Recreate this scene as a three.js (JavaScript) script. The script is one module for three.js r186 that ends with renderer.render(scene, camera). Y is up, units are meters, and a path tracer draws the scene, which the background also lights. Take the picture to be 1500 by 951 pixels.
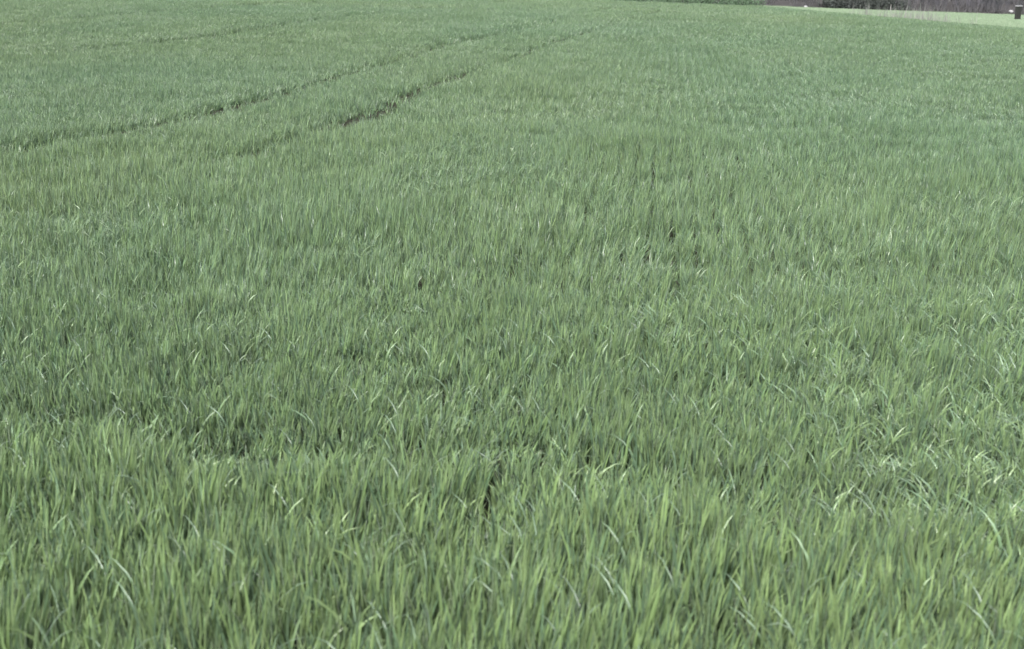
import * as THREE from 'three';
import { mergeGeometries } from 'three/addons/utils/BufferGeometryUtils.js';
import { RoundedBoxGeometry } from 'three/addons/geometries/RoundedBoxGeometry.js';

// ---------------------------------------------------------------- camera, sky, sun, exposure
const scene = new THREE.Scene();
const camera = new THREE.PerspectiveCamera(30.24, 1024 / 649, 0.05, 4000);
camera.position.set(0, 1.5, 0);
camera.rotation.set(THREE.MathUtils.degToRad(-15.86), 0, 0);
camera.focus = 9;
camera.userData.fStop = 5;

const renderer = new THREE.WebGLRenderer({ antialias: true });
renderer.toneMapping = THREE.LinearToneMapping;
renderer.toneMappingExposure = 4.3;
renderer.shadowMap.enabled = true;

// overcast sky: an even cloud layer, brighter towards the zenith, faintly mottled
{
  const W = 256, H = 128, d = new Float32Array(W * H * 4);
  for (let r = 0; r < H; r++) for (let c = 0; c < W; c++) {
    const up = ((r + 0.5) / H - 0.5) * Math.PI, a = ((c + 0.5) / W) * Math.PI * 2, k = (r * W + c) * 4;
    const s = Math.max(0, Math.sin(up));
    const m = 1 + 0.05 * Math.sin(a * 3 + s * 9) * Math.sin(s * 17 + a) * Math.cos(up);
    const l = (0.44 + 0.24 * s) * m;
    d[k] = l * 0.98; d[k + 1] = l; d[k + 2] = l * 1.05; d[k + 3] = 1;
  }
  const t = new THREE.DataTexture(d, W, H, THREE.RGBAFormat, THREE.FloatType);
  t.mapping = THREE.EquirectangularReflectionMapping;
  t.magFilter = t.minFilter = THREE.LinearFilter; t.needsUpdate = true;
  scene.background = t; scene.environment = t;
}
const sun = new THREE.DirectionalLight(new THREE.Color(1, 0.98, 0.93), 2.4);
sun.position.set(-14, 34, 4);
sun.target.position.set(0, 0, -20);
sun.castShadow = true; sun.shadow.radius = 14;
sun.shadow.mapSize.set(4096, 4096);
Object.assign(sun.shadow.camera, { left: -90, right: 90, top: 90, bottom: -90, near: 1, far: 300 });
scene.add(sun, sun.target);

// ---------------------------------------------------------------- helpers
function rng(seed) {
  let a = seed >>> 0;
  return () => { a = (a + 0x6D2B79F5) | 0; let t = Math.imul(a ^ (a >>> 15), 1 | a); t = (t + Math.imul(t ^ (t >>> 7), 61 | t)) ^ t; return ((t ^ (t >>> 14)) >>> 0) / 4294967296; };
}
const hash = (x, y) => { let h = Math.imul(x | 0, 374761393) + Math.imul(y | 0, 668265263); h = Math.imul(h ^ (h >>> 13), 1274126177); return ((h ^ (h >>> 16)) >>> 0) / 4294967296; };
function noise(x, y) {
  const ix = Math.floor(x), iy = Math.floor(y), fx = x - ix, fy = y - iy, u = fx * fx * (3 - 2 * fx), v = fy * fy * (3 - 2 * fy);
  return (hash(ix, iy) * (1 - u) + hash(ix + 1, iy) * u) * (1 - v) + (hash(ix, iy + 1) * (1 - u) + hash(ix + 1, iy + 1) * u) * v;
}
const fbm = (x, y, o = 3) => { let s = 0, a = 0.5, t = 0; for (let i = 0; i < o; i++) { s += a * noise(x + i * 17.3, y - i * 9.1); t += a; a *= 0.5; x *= 2.03; y *= 2.03; } return s / t; };
const { clamp, lerp, smoothstep } = THREE.MathUtils;
const ss = (a, b, x) => smoothstep(x, a, b);
const taken = {};
const numbered = (n) => { const k = taken[n] = (taken[n] ?? -1) + 1; return k ? `${n}_${String(k).padStart(3, '0')}` : n; };
function add(o, name, data, parent = scene) {
  o.name = parent === scene ? numbered(name) : name; o.userData = data || {};
  o.traverse((c) => { c.castShadow = c.receiveShadow = true; });
  parent.add(o); return o;
}

// ---------------------------------------------------------------- terrain
// how far the crop reaches, seen along -z, for each x
const EDGE = [[-90, 135], [-40, 128], [-20, 112], [0, 84], [10, 67], [16, 60], [21, 51], [30, 46], [60, 42]];
function edge(x) {
  if (x <= EDGE[0][0]) return EDGE[0][1];
  for (let i = 1; i < EDGE.length; i++) if (x < EDGE[i][0]) { const [a, b] = EDGE[i - 1], [c, d] = EDGE[i]; return lerp(b, d, (x - a) / (c - a)); }
  return 42;
}
const past = (x, z) => -z - edge(x);
function height(x, z) {
  const d = -z, S = ss(4, 60, d);
  const hf = (-0.022 * (clamp(x, -60, 60) - 24) - 0.065 * Math.max(0, Math.min(x, 40) - 13)) * S + 0.05 * (fbm(x * 0.11 + 5, z * 0.11, 2) - 0.5) * ss(2, 10, d);
  const hv = clamp(-1.25 - 0.034 * (x - 34), -6, 0.2);
  let h = lerp(hf, hv, ss(0, 25, past(x, z)));
  const w = d - 148;
  if (w > 0) h += Math.min(w, 150) * 0.22 + Math.max(0, Math.min(w - 150, 400)) * 0.1 + 1.2 * (fbm(x * 0.05, z * 0.05, 2) - 0.5) * ss(0, 15, w);
  return h;
}
function grain(seed, size, fn) {
  const d = new Uint8Array(size * size * 4);
  const r = rng(seed);
  for (let i = 0; i < size * size; i++) { const v = fn(i % size, Math.floor(i / size), r); d[i * 4] = v[0]; d[i * 4 + 1] = v[1]; d[i * 4 + 2] = v[2]; d[i * 4 + 3] = 255; }
  const t = new THREE.DataTexture(d, size, size); t.wrapS = t.wrapT = THREE.RepeatWrapping; t.magFilter = THREE.LinearFilter; t.minFilter = THREE.LinearMipmapLinearFilter; t.generateMipmaps = true; t.needsUpdate = true;
  return t;
}
const tileNoise = (x, y, n, o) => { // wraps every n
  const w = (i) => ((i % o) + o) % o, px = x / n * o, py = y / n * o, ix = Math.floor(px), iy = Math.floor(py), fx = px - ix, fy = py - iy;
  const h = (a, b) => hash(w(a) + o * 7, w(b) - o * 3);
  return lerp(lerp(h(ix, iy), h(ix + 1, iy), fx), lerp(h(ix, iy + 1), h(ix + 1, iy + 1), fx), fy);
};
const soilMap = grain(3, 512, (x, y, r) => { const v = 150 + 60 * tileNoise(x, y, 512, 24) + 40 * (tileNoise(x, y, 512, 90) - 0.5) + 30 * (r() - 0.5); return [v, v * 0.99, v * 0.97]; });
soilMap.colorSpace = THREE.SRGBColorSpace;
const soilBump = grain(4, 512, (x, y, r) => { const v = clamp(255 * (0.55 * tileNoise(x, y, 512, 20) + 0.35 * tileNoise(x, y, 512, 70) + 0.1 * r()), 0, 255); return [v, v, v]; });
{
  const axis = (list) => { const o = []; for (const [a, b, s] of list) for (let v = a; v < b - 1e-6; v += s) o.push(v); return o; };
  const xs = [...axis([[-2000, -200, 120], [-200, -40, 8], [-40, 100, 1.25], [100, 220, 8], [220, 2000, 120]]), 2000];
  const zs = [...axis([[-2500, -700, 120], [-700, -300, 20], [-300, -150, 3], [-150, -40, 1.25], [-40, 8, 0.8], [8, 60, 8], [60, 800, 80]]), 800];
  const pos = [], col = [], uv = [], idx = [];
  const soil = [0.027, 0.029, 0.018], pale = [0.175, 0.24, 0.15], wood = [0.075, 0.072, 0.076];
  for (const z of zs) for (const x of xs) {
    pos.push(x, height(x, z), z); uv.push(x / 1.7, z / 1.7);
    const q = past(x, z), n = fbm(x * 0.35, z * 0.35, 3), d = -z;
    let c = q < 3 ? soil : d < 147 + 1.2 * n ? pale : wood;
    const k = 0.82 + 0.36 * n + (c === wood ? 0.9 * Math.max(0, fbm(x * 0.06 + 31, z * 0.09, 2) - 0.55) * 4 : 0);
    col.push(c[0] * k, c[1] * k, c[2] * k);
  }
  const nx = xs.length;
  for (let j = 0; j < zs.length - 1; j++) for (let i = 0; i < nx - 1; i++) { const a = j * nx + i; idx.push(a, a + nx, a + 1, a + 1, a + nx, a + nx + 1); }
  const g = new THREE.BufferGeometry();
  g.setAttribute('position', new THREE.Float32BufferAttribute(pos, 3));
  g.setAttribute('color', new THREE.Float32BufferAttribute(col, 3));
  g.setAttribute('uv', new THREE.Float32BufferAttribute(uv, 2));
  g.setIndex(idx); g.computeVertexNormals();
  add(new THREE.Mesh(g, new THREE.MeshPhysicalMaterial({ vertexColors: true, map: soilMap, bumpMap: soilBump, bumpScale: 0.03, roughness: 1, specularIntensity: 0.15 })), 'ground', { kind: 'structure', label: 'brown soil under the crop, running on to a pale field and grey hillside' });
}

// ---------------------------------------------------------------- leaf blades
// One blade: a tapered, folded ribbon that starts at (bx, bz), leans in direction dir and droops by bend.
function blade(out, r, o) {
  const { bx, bz, len, width, dir, lean, bend, seg, fold, color, twist = 0 } = o;
  let x = bx, y = o.by ?? 0, z = bz, ang = lean;
  const dx = Math.cos(dir), dz = Math.sin(dir), base = out.pos.length / 3, cols = fold ? 3 : 2;
  for (let i = 0; i <= seg; i++) {
    const t = i / seg, w = width * (t < 0.25 ? 0.72 + 1.12 * t : Math.pow(Math.max(0, 1 - Math.pow((t - 0.25) / 0.75, 1.7)), 0.9)) * 0.5;
    const tw = o.face + twist * t;
    // tangent of the blade, side vector turned about it
    const tx = Math.sin(ang) * dx, ty = Math.cos(ang), tz = Math.sin(ang) * dz;
    let sx = Math.cos(tw), sz = Math.sin(tw), sy = 0;
    const dt = sx * tx + sz * tz; sx -= dt * tx; sy -= dt * ty; sz -= dt * tz;
    const sl = Math.hypot(sx, sy, sz) || 1; sx /= sl; sy /= sl; sz /= sl;
    const nx = ty * sz - tz * sy, ny = tz * sx - tx * sz, nz = tx * sy - ty * sx;
    const put = (k, f) => { out.pos.push(x + sx * w * k + nx * f * w, y + sy * w * k + ny * f * w, z + sz * w * k + nz * f * w); out.col.push(color[0], color[1], color[2]); };
    if (i === seg) { put(0, 0); break; }
    put(-1, fold ? 0.28 : 0); if (fold) put(0, -0.1); put(1, fold ? 0.28 : 0);
    const st = len / seg; x += tx * st; y += ty * st; z += tz * st;
    ang = Math.min(ang + bend / seg * (0.35 + 1.3 * t), 2.5);
  }
  for (let i = 0; i < seg; i++) {
    const a = base + i * cols, b = a + cols;
    for (let k = 0; k < cols - 1; k++) {
      if (i === seg - 1) out.idx.push(a + k, a + k + 1, b);
      else out.idx.push(a + k, a + k + 1, b + k, a + k + 1, b + k + 1, b + k);
    }
  }
}
function finish(out) {
  const g = new THREE.BufferGeometry();
  g.setAttribute('position', new THREE.Float32BufferAttribute(out.pos, 3));
  g.setAttribute('color', new THREE.Float32BufferAttribute(out.col, 3));
  g.setIndex(out.idx); g.computeVertexNormals(); return g;
}
const fresh = () => ({ pos: [], col: [], idx: [] });
const GREEN = [[0.074, 0.130, 0.053], [0.058, 0.110, 0.055], [0.090, 0.150, 0.056], [0.042, 0.082, 0.044], [0.108, 0.170, 0.070]];
const STRAW = [0.24, 0.20, 0.13];
const leafColor = (r) => { const c = GREEN[Math.floor(r() * GREEN.length)], k = 0.86 + 0.28 * r(); return [c[0] * k, c[1] * k, c[2] * k]; };
// A few shoots in a disc of the given radius, each a sheaf of upright leaves; wind leans them a little towards +x.
function tuft(seed, shoots, leaves, radius, seg, fold, wide, bentShare, droop = 0.6, straw = 0) {
  const r = rng(seed), out = fresh();
  for (let k = 0; k < shoots; k++) {
    const a = r() * 6.283, q = Math.sqrt(r()) * radius, cx = Math.cos(a) * q, cz = Math.sin(a) * q, tall = 0.78 + 0.44 * r(), ld = (r() - 0.5) * 2.6, ll = 0.12 * r();
    for (let i = 0; i < leaves; i++) {
      const bent = r() < bentShare, low = i > 1 && r() < 0.3, dir = bent || r() < 0.6 ? r() * 6.283 : ld;
      blade(out, r, {
        bx: cx + (r() - 0.5) * 0.012, bz: cz + (r() - 0.5) * 0.012, by: -0.01,
        len: (low ? 0.07 + 0.05 * r() : 0.115 + 0.06 * r()) * tall * (bent ? 1.15 : 1), width: wide * (0.7 + 0.6 * r()), dir,
        lean: ll + 0.02 + 0.16 * r(), bend: bent ? 1.0 + 1.3 * r() : 0.05 + droop * r() * r(), seg, fold, face: r() * 6.283, twist: (r() - 0.5) * 2.2,
        color: low && r() < straw ? STRAW : leafColor(r),
      });
    }
  }
  return finish(out);
}
const leafMat = new THREE.MeshPhysicalMaterial({ vertexColors: true, roughness: 1, transmission: 0.18, thickness: 0, ior: 1.42, clearcoat: 1, clearcoatRoughness: 0.4, side: THREE.DoubleSide });

// wheel tracks of the drill and sprayer: lateral offsets from a line through the camera that runs along ROW
const ROW = 0.125;
const TRACKS = [ // [half width, [x, z] ...]
  [0.26, [-5.9, -7.5], [-4.42, -10.4], [-3.55, -13], [-2.94, -15.8], [-2.55, -19.1], [-1.74, -23.6], [-1.2, -26.6], [0.83, -35.2], [2.6, -44.2], [6, -62], [9, -80]],
  [0.23, [-3.06, -8.4], [-2.43, -9.6], [-1.95, -11.5], [-0.6, -19.8], [-0.04, -22], [0.68, -26.1], [2.09, -32.3], [4.58, -43.2], [8, -60], [11, -75]],
  [0.36, [-12, -13], [-9.1, -21], [-7.7, -25], [-6.8, -28.5], [-6.3, -33], [-3.5, -46], [0, -64]],
  [0.4, [-17, -20], [-13.2, -31], [-11.8, -38], [-8, -54], [-4, -74]],
  [0.44, [-24, -28], [-19, -44], [-14, -64], [-9, -86]],
];
const lateral = (x, z) => x + ROW * z; // constant along a row
function trackAt(x, z) {
  let k = 0;
  for (const [w, ...p] of TRACKS) {
    if (z > p[0][1] || z < p[p.length - 1][1]) continue;
    let i = 1; while (p[i][1] > z) i++;
    const c = lerp(p[i - 1][0], p[i][0], (z - p[i - 1][1]) / (p[i][1] - p[i - 1][1])) + 0.3 * (fbm(z * 0.3, w * 90, 2) - 0.5), e = Math.abs(x - c) / w;
    if (e < 1.5) k = Math.max(k, (1 - ss(0.35, 1.4, e)) * clamp(0.95 + 0.9 * (fbm(z * 0.2 + w * 40, p[0][0], 2) - 0.45), 0.7, 1) * ss(0, 2.5, p[0][1] - z));
  }
  return k;
}
// the outermost strip beside the path was sown apart: taller, broader and yellower, with a thin seam behind it
function strip(x, z) { const e = 3.35 - 0.22 * x + z + 0.5 * (fbm(x * 1.4 + 8, 4, 3) - 0.5); return { in: ss(-0.3, 0.45, e), seam: 1 - ss(0.03, 0.16, Math.abs(e + 0.1)) }; }
// growth: height, thickness and colour vary from patch to patch
function growth(x, z) {
  const big = fbm(x * 0.16 + 40, z * 0.085, 3), mid = fbm(x * 0.8 + 3, z * 0.55 + 7, 3), fine = fbm(x * 4.2, z * 3.4 + 50, 2);
  return { big, mid, fine, tall: 0.20 + 0.38 * big + 0.66 * mid + 0.78 * fine, tr: trackAt(x, z) };
}
const zones = [
  { near: 0.3, far: 5.5, cell: 0.033, make: (s, b) => tuft(s, 2, 6, 0.018, 6, true, 0.0072, b, 0.5, 0.02), variants: 12, bent: 4, side: 1.8 },
  { near: 5.5, far: 12, cell: 0.04, make: (s, b) => tuft(s, 2, 6, 0.022, 5, false, 0.0045, b), variants: 10, bent: 3, side: 1.8 },
  { near: 12, far: 26, cell: 0.056, make: (s, b) => tuft(s, 4, 5, 0.034, 4, false, 0.0048, b, 1.1), variants: 8, bent: 3, side: 2 },
  { near: 26, far: 45, cell: 0.08, make: (s, b) => tuft(s, 6, 4, 0.045, 4, false, 0.0062, b, 1.5), variants: 8, bent: 3, side: 2 },
  { near: 45, far: 140, cell: 0.165, make: (s, b) => tuft(s, 20, 4, 0.1, 4, false, 0.008, b, 1.5), variants: 7, bent: 2, side: 3 },
];
const wheat = add(new THREE.Group(), 'grass', { kind: 'stuff', label: 'knee high young green cereal crop covering the whole field', category: 'grass' });
const M4 = new THREE.Matrix4(), Q = new THREE.Quaternion(), E = new THREE.Euler(), V = new THREE.Vector3(), SC = new THREE.Vector3(), C = new THREE.Color();
let count = 0;
zones.forEach((Z, zi) => {
  const total = Z.variants + Z.bent, lists = Array.from({ length: total }, () => ({ m: [], c: [] })), r = rng(100 + zi);
  for (let z = -Z.near * 0.9; z > -Z.far; z -= Z.cell) {
    const half = -z * 0.44 + Z.side;
    for (let x0 = -half; x0 < half; x0 += Z.cell) {
      let x = x0 + (r() - 0.5) * Z.cell, zz = z + (r() - 0.5) * Z.cell;
      const pick = r(), yaw = r(), sc = r(), tilt = r(), t2 = r(), hue = r(), keep = r(), hue2 = r();
      const q = past(x, zz);
      if (q > 4 + 3 * fbm(x * 0.4, 9, 2)) continue;
      // sown in rows 13 cm apart
      if (zi < 4) { const s = lateral(x, zz) / 0.14; x += (Math.round(s) - s) * 0.14 * (zi ? 0.2 + 0.4 * ss(-1, 4, x) : 0.2); }
      const G = growth(x, zz), P = zi ? { in: 0, seam: 0 } : strip(x, zz);
      const thin = zi < 3 ? 1 - 0.15 * ss(0.64, 0.82, 1 - G.fine) * ss(0.3, 0.6, 1 - G.mid) : 1;
      if (keep > thin * (1 - 0.88 * Math.min(1, 1.15 * G.tr)) * (1 - 0.2 * P.seam)) continue;
      const tall = G.tall * (1 - 0.25 * G.tr) * lerp(0.76, 1.12, P.in) * (1 - 0.2 * P.seam) * (zi > 1 ? 0.86 + 0.22 * sc : 0.74 + 0.52 * sc) * (1 - 0.3 * ss(-2, 6, q));
      const bentHere = ss(0.50, 0.68, fbm(x * 0.7 + 90, zz * 0.42 - 12, 3)) * 0.5 * (1 - 0.9 * P.in) + 0.03;
      const v = pick < bentHere ? Z.variants + Math.floor(yaw * 97) % Z.bent : Math.floor(pick * 7919) % Z.variants;
      const la = fbm(x * 2.3 + 71, zz * 1.8 - 33, 2) - 0.5, lb = fbm(x * 2.3 - 19, zz * 1.8 + 83, 2) - 0.5;
      E.set((tilt - 0.5) * 0.18 + (zi ? 0.4 : 0.2) * la, (yaw - 0.5) * 2.4, (t2 - 0.5) * 0.18 - 0.03 - (zi ? 0.4 : 0.2) * lb); Q.setFromEuler(E);
      const w = (0.92 + 0.16 * sc) * (1 + 0.22 * P.in);
      SC.set(w, tall, w); V.set(x, height(x, zz), zz);
      M4.compose(V, Q, SC);
      const L = lists[v]; for (let k = 0; k < 16; k++) L.m.push(M4.elements[k]);
      // yellower and bluer patches of growth
      const y = clamp((fbm(x * 0.22 + 11, zz * 0.12 + 60, 3) - 0.5) * 2.4 + (hue - 0.5) * 0.5 + 0.08 + 0.45 * P.in, -1, 1.5), k = 0.95 + 0.1 * P.in + 0.5 * (hue2 - 0.5);
      L.c.push((1 + 0.10 * y) * k, (1 + 0.03 * y) * k, (1 - 0.05 * y) * k);
    }
  }
  lists.forEach((L, v) => {
    const n = L.m.length / 16; if (!n) return; count += n;
    const im = new THREE.InstancedMesh(Z.make(1000 * (zi + 1) + v * 13, v >= Z.variants ? 0.4 : 0.02), leafMat, n);
    im.instanceMatrix.array.set(L.m);
    im.instanceColor = new THREE.InstancedBufferAttribute(new Float32Array(L.c), 3);
    add(im, 'leaf_blades', { kind: 'stuff' }, wheat);
  });
});
console.log('crop instances', count);

// short pale grass of the field behind the crest, and dry weeds along the crest
const paleColors = [[0.15, 0.215, 0.125], [0.17, 0.235, 0.145], [0.20, 0.245, 0.165]];
function simplePatch(seed, n, radius, h, wide, colors, spread) {
  const r = rng(seed), out = fresh();
  for (let i = 0; i < n; i++) {
    const a = r() * 6.283, q = Math.sqrt(r()) * radius, c = colors[Math.floor(r() * colors.length)], k = 0.85 + 0.3 * r();
    blade(out, r, { bx: Math.cos(a) * q, bz: Math.sin(a) * q, len: h * (0.6 + 0.8 * r()), width: wide, dir: r() * 6.283, lean: spread * r(), bend: 0.5 * r(), seg: 3, fold: false, face: r() * 6.283, color: [c[0] * k, c[1] * k, c[2] * k] });
  }
  return finish(out);
}
function scatter(name, data, geos, mat, spots) {
  const grp = add(new THREE.Group(), name, data);
  geos.forEach((g, i) => {
    const mine = spots.filter((_, k) => k % geos.length === i), im = new THREE.InstancedMesh(g, mat, mine.length);
    mine.forEach(([x, z, yaw, s], k) => { E.set(0, yaw, 0); Q.setFromEuler(E); SC.setScalar(s); V.set(x, height(x, z), z); im.setMatrixAt(k, M4.compose(V, Q, SC)); });
    add(im, 'leaf_blades', { kind: 'stuff' }, grp);
  });
}
const plainLeaf = new THREE.MeshPhysicalMaterial({ vertexColors: true, roughness: 0.9, transmission: 0.3, thickness: 0, side: THREE.DoubleSide });
{
  const r = rng(7), spots = [];
  for (let z = -58; z > -147; z -= 0.55) for (let x = 6; x < -z * 0.47 + 3; x += 0.55) { const px = x + (r() - 0.5) * 0.5, pz = z + (r() - 0.5) * 0.5; if (past(px, pz) > 7) spots.push([px, pz, r() * 6.28, 0.7 + 0.6 * r()]); }
  scatter('pale_grass', { kind: 'stuff', label: 'short pale green grass of the lower field behind the crop', category: 'grass' }, [1, 2, 3].map((s) => simplePatch(60 + s, 60, 0.4, 0.07, 0.02, paleColors, 0.7)), plainLeaf, spots);
  const dry = [];
  for (let i = 0; i < 90; i++) { const t = r(), x = lerp(17.4, 20.2, t) + (r() - 0.5) * 1.2, z = -edge(x) - 1.5 - 4 * r(); dry.push([x, z, r() * 6.28, 0.6 + 0.8 * r()]); }
  scatter('dry_weeds', { kind: 'stuff', label: 'thin greyish dry weeds along the far edge of the crop', category: 'weeds' }, [1, 2].map((s) => simplePatch(80 + s, 8, 0.15, 0.55, 0.012, [[0.15, 0.15, 0.145], [0.18, 0.175, 0.16], [0.12, 0.15, 0.11]], 0.35)), plainLeaf, dry);
}

// ---------------------------------------------------------------- wood on the far slope
function limb(geos, p, d, len, r0, r1, sides) {
  const g = new THREE.CylinderGeometry(r1, r0, len, sides, 1, true); g.translate(0, len / 2, 0);
  const q = new THREE.Quaternion().setFromUnitVectors(new THREE.Vector3(0, 1, 0), d); g.applyQuaternion(q); g.translate(p.x, p.y, p.z);
  g.deleteAttribute('uv'); geos.push(g);
}
function branchOut(geos, r, p, d, len, rad, depth) {
  limb(geos, p, d, len, rad, rad * 0.6, depth > 1 ? 5 : 3);
  if (depth === 0) return;
  const end = p.clone().addScaledVector(d, len);
  const n = depth > 1 ? 3 : 4;
  for (let i = 0; i < n; i++) {
    const f = i === 0 ? 1 : 0.45 + 0.55 * r(), s = p.clone().addScaledVector(d, len * f);
    const nd = d.clone().add(new THREE.Vector3(r() - 0.5, 0.35 * r(), r() - 0.5).multiplyScalar(i === 0 ? 0.6 : 1.7)).normalize();
    branchOut(geos, r, i === 0 ? end : s, nd, len * (0.55 + 0.25 * r()), rad * 0.55, depth - 1);
  }
}
const barkMats = [[0.054, 0.052, 0.056], [0.076, 0.073, 0.076], [0.14, 0.138, 0.14]].map((c) => new THREE.MeshStandardMaterial({ color: new THREE.Color().setRGB(...c), roughness: 0.95, map: soilMap }));
for (const m of barkMats) m.map = null;
const twigMats = [[0.058, 0.055, 0.066], [0.077, 0.072, 0.082], [0.047, 0.048, 0.055]].map((c) => new THREE.MeshStandardMaterial({ color: new THREE.Color().setRGB(...c), roughness: 1 }));
function bareTree(seed, bark, twig) {
  const r = rng(seed), t = new THREE.Group(), trunk = [], crown = [];
  const h = 2.4 + 1.4 * r(), d = new THREE.Vector3((r() - 0.5) * 0.15, 1, (r() - 0.5) * 0.15).normalize();
  limb(trunk, new THREE.Vector3(0, -0.3, 0), d, h + 0.3, 0.16, 0.11, 7);
  for (let i = 0; i < 7; i++) {
    const y = 0.6 + (h - 0.6) * (i / 6), p = d.clone().multiplyScalar(y);
    branchOut(crown, r, p, new THREE.Vector3((r() - 0.5) * 1.6, 0.7 + 0.5 * r(), (r() - 0.5) * 1.6).normalize(), 1.3 + 0.7 * r(), 0.06, 3);
  }
  add(new THREE.Mesh(mergeGeometries(trunk), bark), 'trunk', {}, t);
  add(new THREE.Mesh(mergeGeometries(crown), twig), 'branches', { kind: 'stuff' }, t);
  return t;
}
function bareShrub(seed, twig) {
  const r = rng(seed), t = new THREE.Group(), stems = [], twigs = [];
  for (let i = 0; i < 9; i++) {
    const a = r() * 6.283, d = new THREE.Vector3(Math.cos(a) * 0.7 * r(), 1, Math.sin(a) * 0.7 * r()).normalize(), p = new THREE.Vector3(Math.cos(a) * 0.25, -0.1, Math.sin(a) * 0.25);
    limb(stems, p, d, 0.9, 0.028, 0.018, 4);
    branchOut(twigs, r, p.clone().addScaledVector(d, 0.5), d, 0.55 + 0.3 * r(), 0.02, 3);
  }
  add(new THREE.Mesh(mergeGeometries(stems), barkMats[1]), 'stems', { kind: 'stuff' }, t);
  add(new THREE.Mesh(mergeGeometries(twigs), twig), 'twigs', { kind: 'stuff' }, t);
  return t;
}
function leafBush(seed, n, rx, ry, rz, leaf, mat) {
  const r = rng(seed), t = new THREE.Group(), out = fresh(), stems = [];
  const lobes = Array.from({ length: 9 }, () => [(r() - 0.5) * rx * 1.3, ry * (0.35 + 0.55 * r()), (r() - 0.5) * rz * 1.3, 0.35 + 0.3 * r()]);
  for (let i = 0; i < n; i++) {
    const [lx, ly, lz, lr] = lobes[Math.floor(r() * 9)], u = r() * 2 - 1, a = r() * 6.283, s = Math.sqrt(1 - u * u), q = Math.cbrt(0.3 + 0.7 * r()) * lr;
    const k = 0.8 + 0.4 * r();
    blade(out, r, { bx: lx + Math.cos(a) * s * q * rx, by: Math.max(0.03, ly + u * q * ry), bz: lz + Math.sin(a) * s * q * rz, len: leaf * (0.7 + 0.6 * r()), width: leaf * 0.5, dir: r() * 6.283, lean: r() * 2, bend: 0.4, seg: 2, fold: false, face: r() * 6.283, color: [k, k, k] });
  }
  for (let i = 0; i < 6; i++) { const a = r() * 6.283; limb(stems, new THREE.Vector3(0, -0.1, 0), new THREE.Vector3(Math.cos(a) * 0.5, 1, Math.sin(a) * 0.5).normalize(), ry, 0.03, 0.012, 4); }
  add(new THREE.Mesh(mergeGeometries(stems), barkMats[0]), 'stems', { kind: 'stuff' }, t);
  add(new THREE.Mesh(finish(out), mat), 'foliage', { kind: 'stuff' }, t);
  return t;
}
function place(proto, first, name, data, x, z, yaw, s) {
  const o = first ? proto : proto.clone();
  if (!first) o.children.forEach((c, i) => { c.userData = { ...proto.children[i].userData }; });
  add(o, name, data); o.position.set(x, height(x, z) - 0.05, z); o.rotation.y = yaw; o.scale.setScalar(s);
  return o;
}
{
  const r = rng(21);
  const kinds = [bareTree(31, barkMats[0], twigMats[0]), bareTree(32, barkMats[1], twigMats[1]), bareTree(33, barkMats[2], twigMats[1]), bareTree(34, barkMats[1], twigMats[2])], used = new Set();
  for (let i = 0; i < 90; i++) {
    const d = 152 + 70 * Math.pow(r(), 1.2), x = d * (0.19 + 0.29 * r()), k = i % 4;
    place(kinds[k], !used.has(k), 'bare_tree', { label: 'leafless grey tree in the wood on the far slope', category: 'tree', group: 'bare trees of the far wood' }, x, -d, r() * 6.28, 0.8 + 0.5 * r()); used.add(k);
  }
  const sh = [bareShrub(41, twigMats[0]), bareShrub(42, twigMats[1]), bareShrub(43, twigMats[2])], su = new Set();
  for (let i = 0; i < 260; i++) {
    const d = 148 + 32 * Math.pow(r(), 1.7), x = d * (0.185 + 0.25 * r()), k = i % 3;
    place(sh[k], !su.has(k), 'bare_shrub', { label: 'leafless purplish grey shrub at the foot of the far wood', category: 'shrub', group: 'bare shrubs below the far wood' }, x, -d, r() * 6.28, 0.75 + 0.6 * r()); su.add(k);
  }
  const darkLeaf = new THREE.MeshStandardMaterial({ color: new THREE.Color().setRGB(0.056, 0.064, 0.059), vertexColors: true, roughness: 0.8, side: THREE.DoubleSide });
  const eb = leafBush(51, 2600, 1.5, 1.6, 1.2, 0.16, darkLeaf);
  for (let i = 0; i < 9; i++) { const u = 0.253 + 0.06 * (i / 8), d = 147.5 + 1.2 * r(); place(eb, i === 0, 'evergreen_bush', { label: 'dark evergreen bush in the hedge between the pale field and the wood', category: 'bush', group: 'dark hedge below the wood' }, d * u, -d, r() * 6.28, 0.75 + 0.35 * r()); }
  const midLeaf = new THREE.MeshStandardMaterial({ color: new THREE.Color().setRGB(0.055, 0.095, 0.05), vertexColors: true, roughness: 0.8, side: THREE.DoubleSide });
  const gb = leafBush(52, 1500, 0.8, 0.7, 0.7, 0.09, midLeaf);
  for (let i = 0; i < 14; i++) { const u = 0.05 + 0.145 * (i / 13), x = 75 * u, d = edge(x) + 6 + 2.5 * r(); place(gb, i === 0, 'green_bush', { label: 'low green bush just behind the crest of the crop', category: 'bush', group: 'green bushes behind the crest' }, d * u, -d, r() * 6.28, 0.7 + 0.5 * r()); }
}

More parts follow.
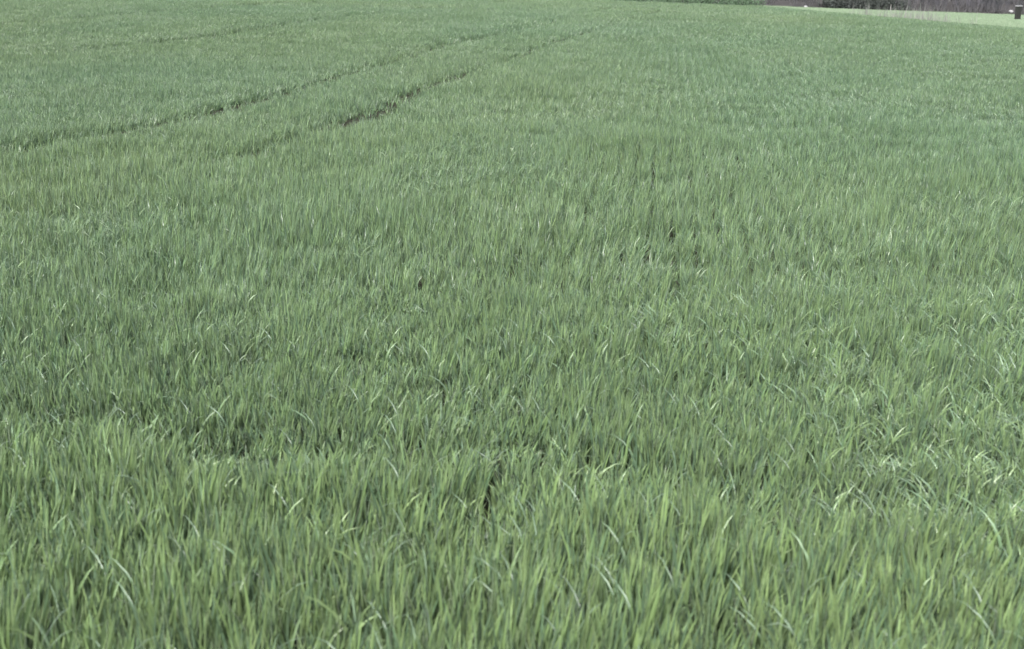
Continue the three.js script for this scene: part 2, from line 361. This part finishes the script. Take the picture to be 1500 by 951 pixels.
// ---------------------------------------------------------------- small things behind the crest
{
  // dark box with a pale lid on a thin pole
  const m = (c, rough, metal = 0) => new THREE.MeshStandardMaterial({ color: new THREE.Color().setRGB(...c), roughness: rough, metalness: metal });
  const t = new THREE.Group();
  const box = new THREE.Mesh(new RoundedBoxGeometry(0.31, 0.86, 0.31, 3, 0.025), m([0.007, 0.008, 0.006], 0.9)); box.position.y = 0.47;
  add(box, 'box', {}, t);
  const lid = new THREE.Mesh(new RoundedBoxGeometry(0.35, 0.05, 0.35, 2, 0.015), m([0.25, 0.25, 0.26], 0.6)); lid.position.y = 0.926; add(lid, 'lid', {}, t);
  const pole = new THREE.Mesh(new THREE.CylinderGeometry(0.045, 0.05, 2.6, 10), m([0.02, 0.02, 0.022], 0.6)); pole.position.set(0, 1.3 + 0.93, 0); add(pole, 'pole', {}, t);
  const cap = new THREE.Mesh(new THREE.SphereGeometry(0.05, 10, 6), m([0.02, 0.02, 0.022], 0.6)); cap.position.set(0, 3.53, 0); add(cap, 'pole_cap', {}, t);
  for (const sx of [-1, 1]) for (const sz of [-1, 1]) { const f = new THREE.Mesh(new THREE.BoxGeometry(0.05, 0.22, 0.05), m([0.05, 0.045, 0.04], 0.9)); f.position.set(sx * 0.12, -0.06, sz * 0.12); add(f, 'foot', {}, t); }
  add(t, 'pole_box', { label: 'dark box with a pale lid and a thin black pole on the pale field', category: 'post box' });
  const d = 110, x = d * 0.408; t.scale.setScalar(1.28); t.position.set(x, height(x, -d), -d); t.rotation.y = 0.2;
  const s = new THREE.Group();
  const st = new THREE.Mesh(new THREE.CylinderGeometry(0.03, 0.035, 0.75, 8), m([0.26, 0.25, 0.24], 0.8)); st.position.y = 0.3; add(st, 'stake', {}, s);
  const tp = new THREE.Mesh(new THREE.ConeGeometry(0.03, 0.06, 8), m([0.26, 0.25, 0.24], 0.8)); tp.position.y = 0.705; add(tp, 'tip', {}, s);
  add(s, 'marker_stake', { label: 'short pale stake standing in front of the dark hedge', category: 'stake' }); { const d2 = 143, x2 = d2 * 0.305; s.position.set(x2, height(x2, -d2), -d2); }
  const stone = (seed, sx, sy, sz, u, d3, label) => {
    const g = new THREE.IcosahedronGeometry(1, 3), p = g.attributes.position;
    for (let i = 0; i < p.count; i++) { V.fromBufferAttribute(p, i); const k = 0.78 + 0.44 * fbm(V.x * 1.6 + seed, V.y * 1.6 + V.z * 1.3, 2); p.setXYZ(i, V.x * k * sx, V.y * k * sy, V.z * k * sz); }
    g.computeVertexNormals(); const o = add(new THREE.Mesh(g, m([0.2, 0.198, 0.2], 0.9)), 'pale_stone', { label, category: 'stone' }); const x3 = d3 * u; o.position.set(x3, height(x3, -d3) + sy * 0.45, -d3);
  };
  stone(3, 0.28, 0.22, 0.25, 0.402, 149, 'pale boulder at the foot of the wood beside the black pole');
  stone(9, 0.22, 0.17, 0.2, 0.2365, 146.5, 'pale boulder at the end of the dark hedge');
}

renderer.render(scene, camera);
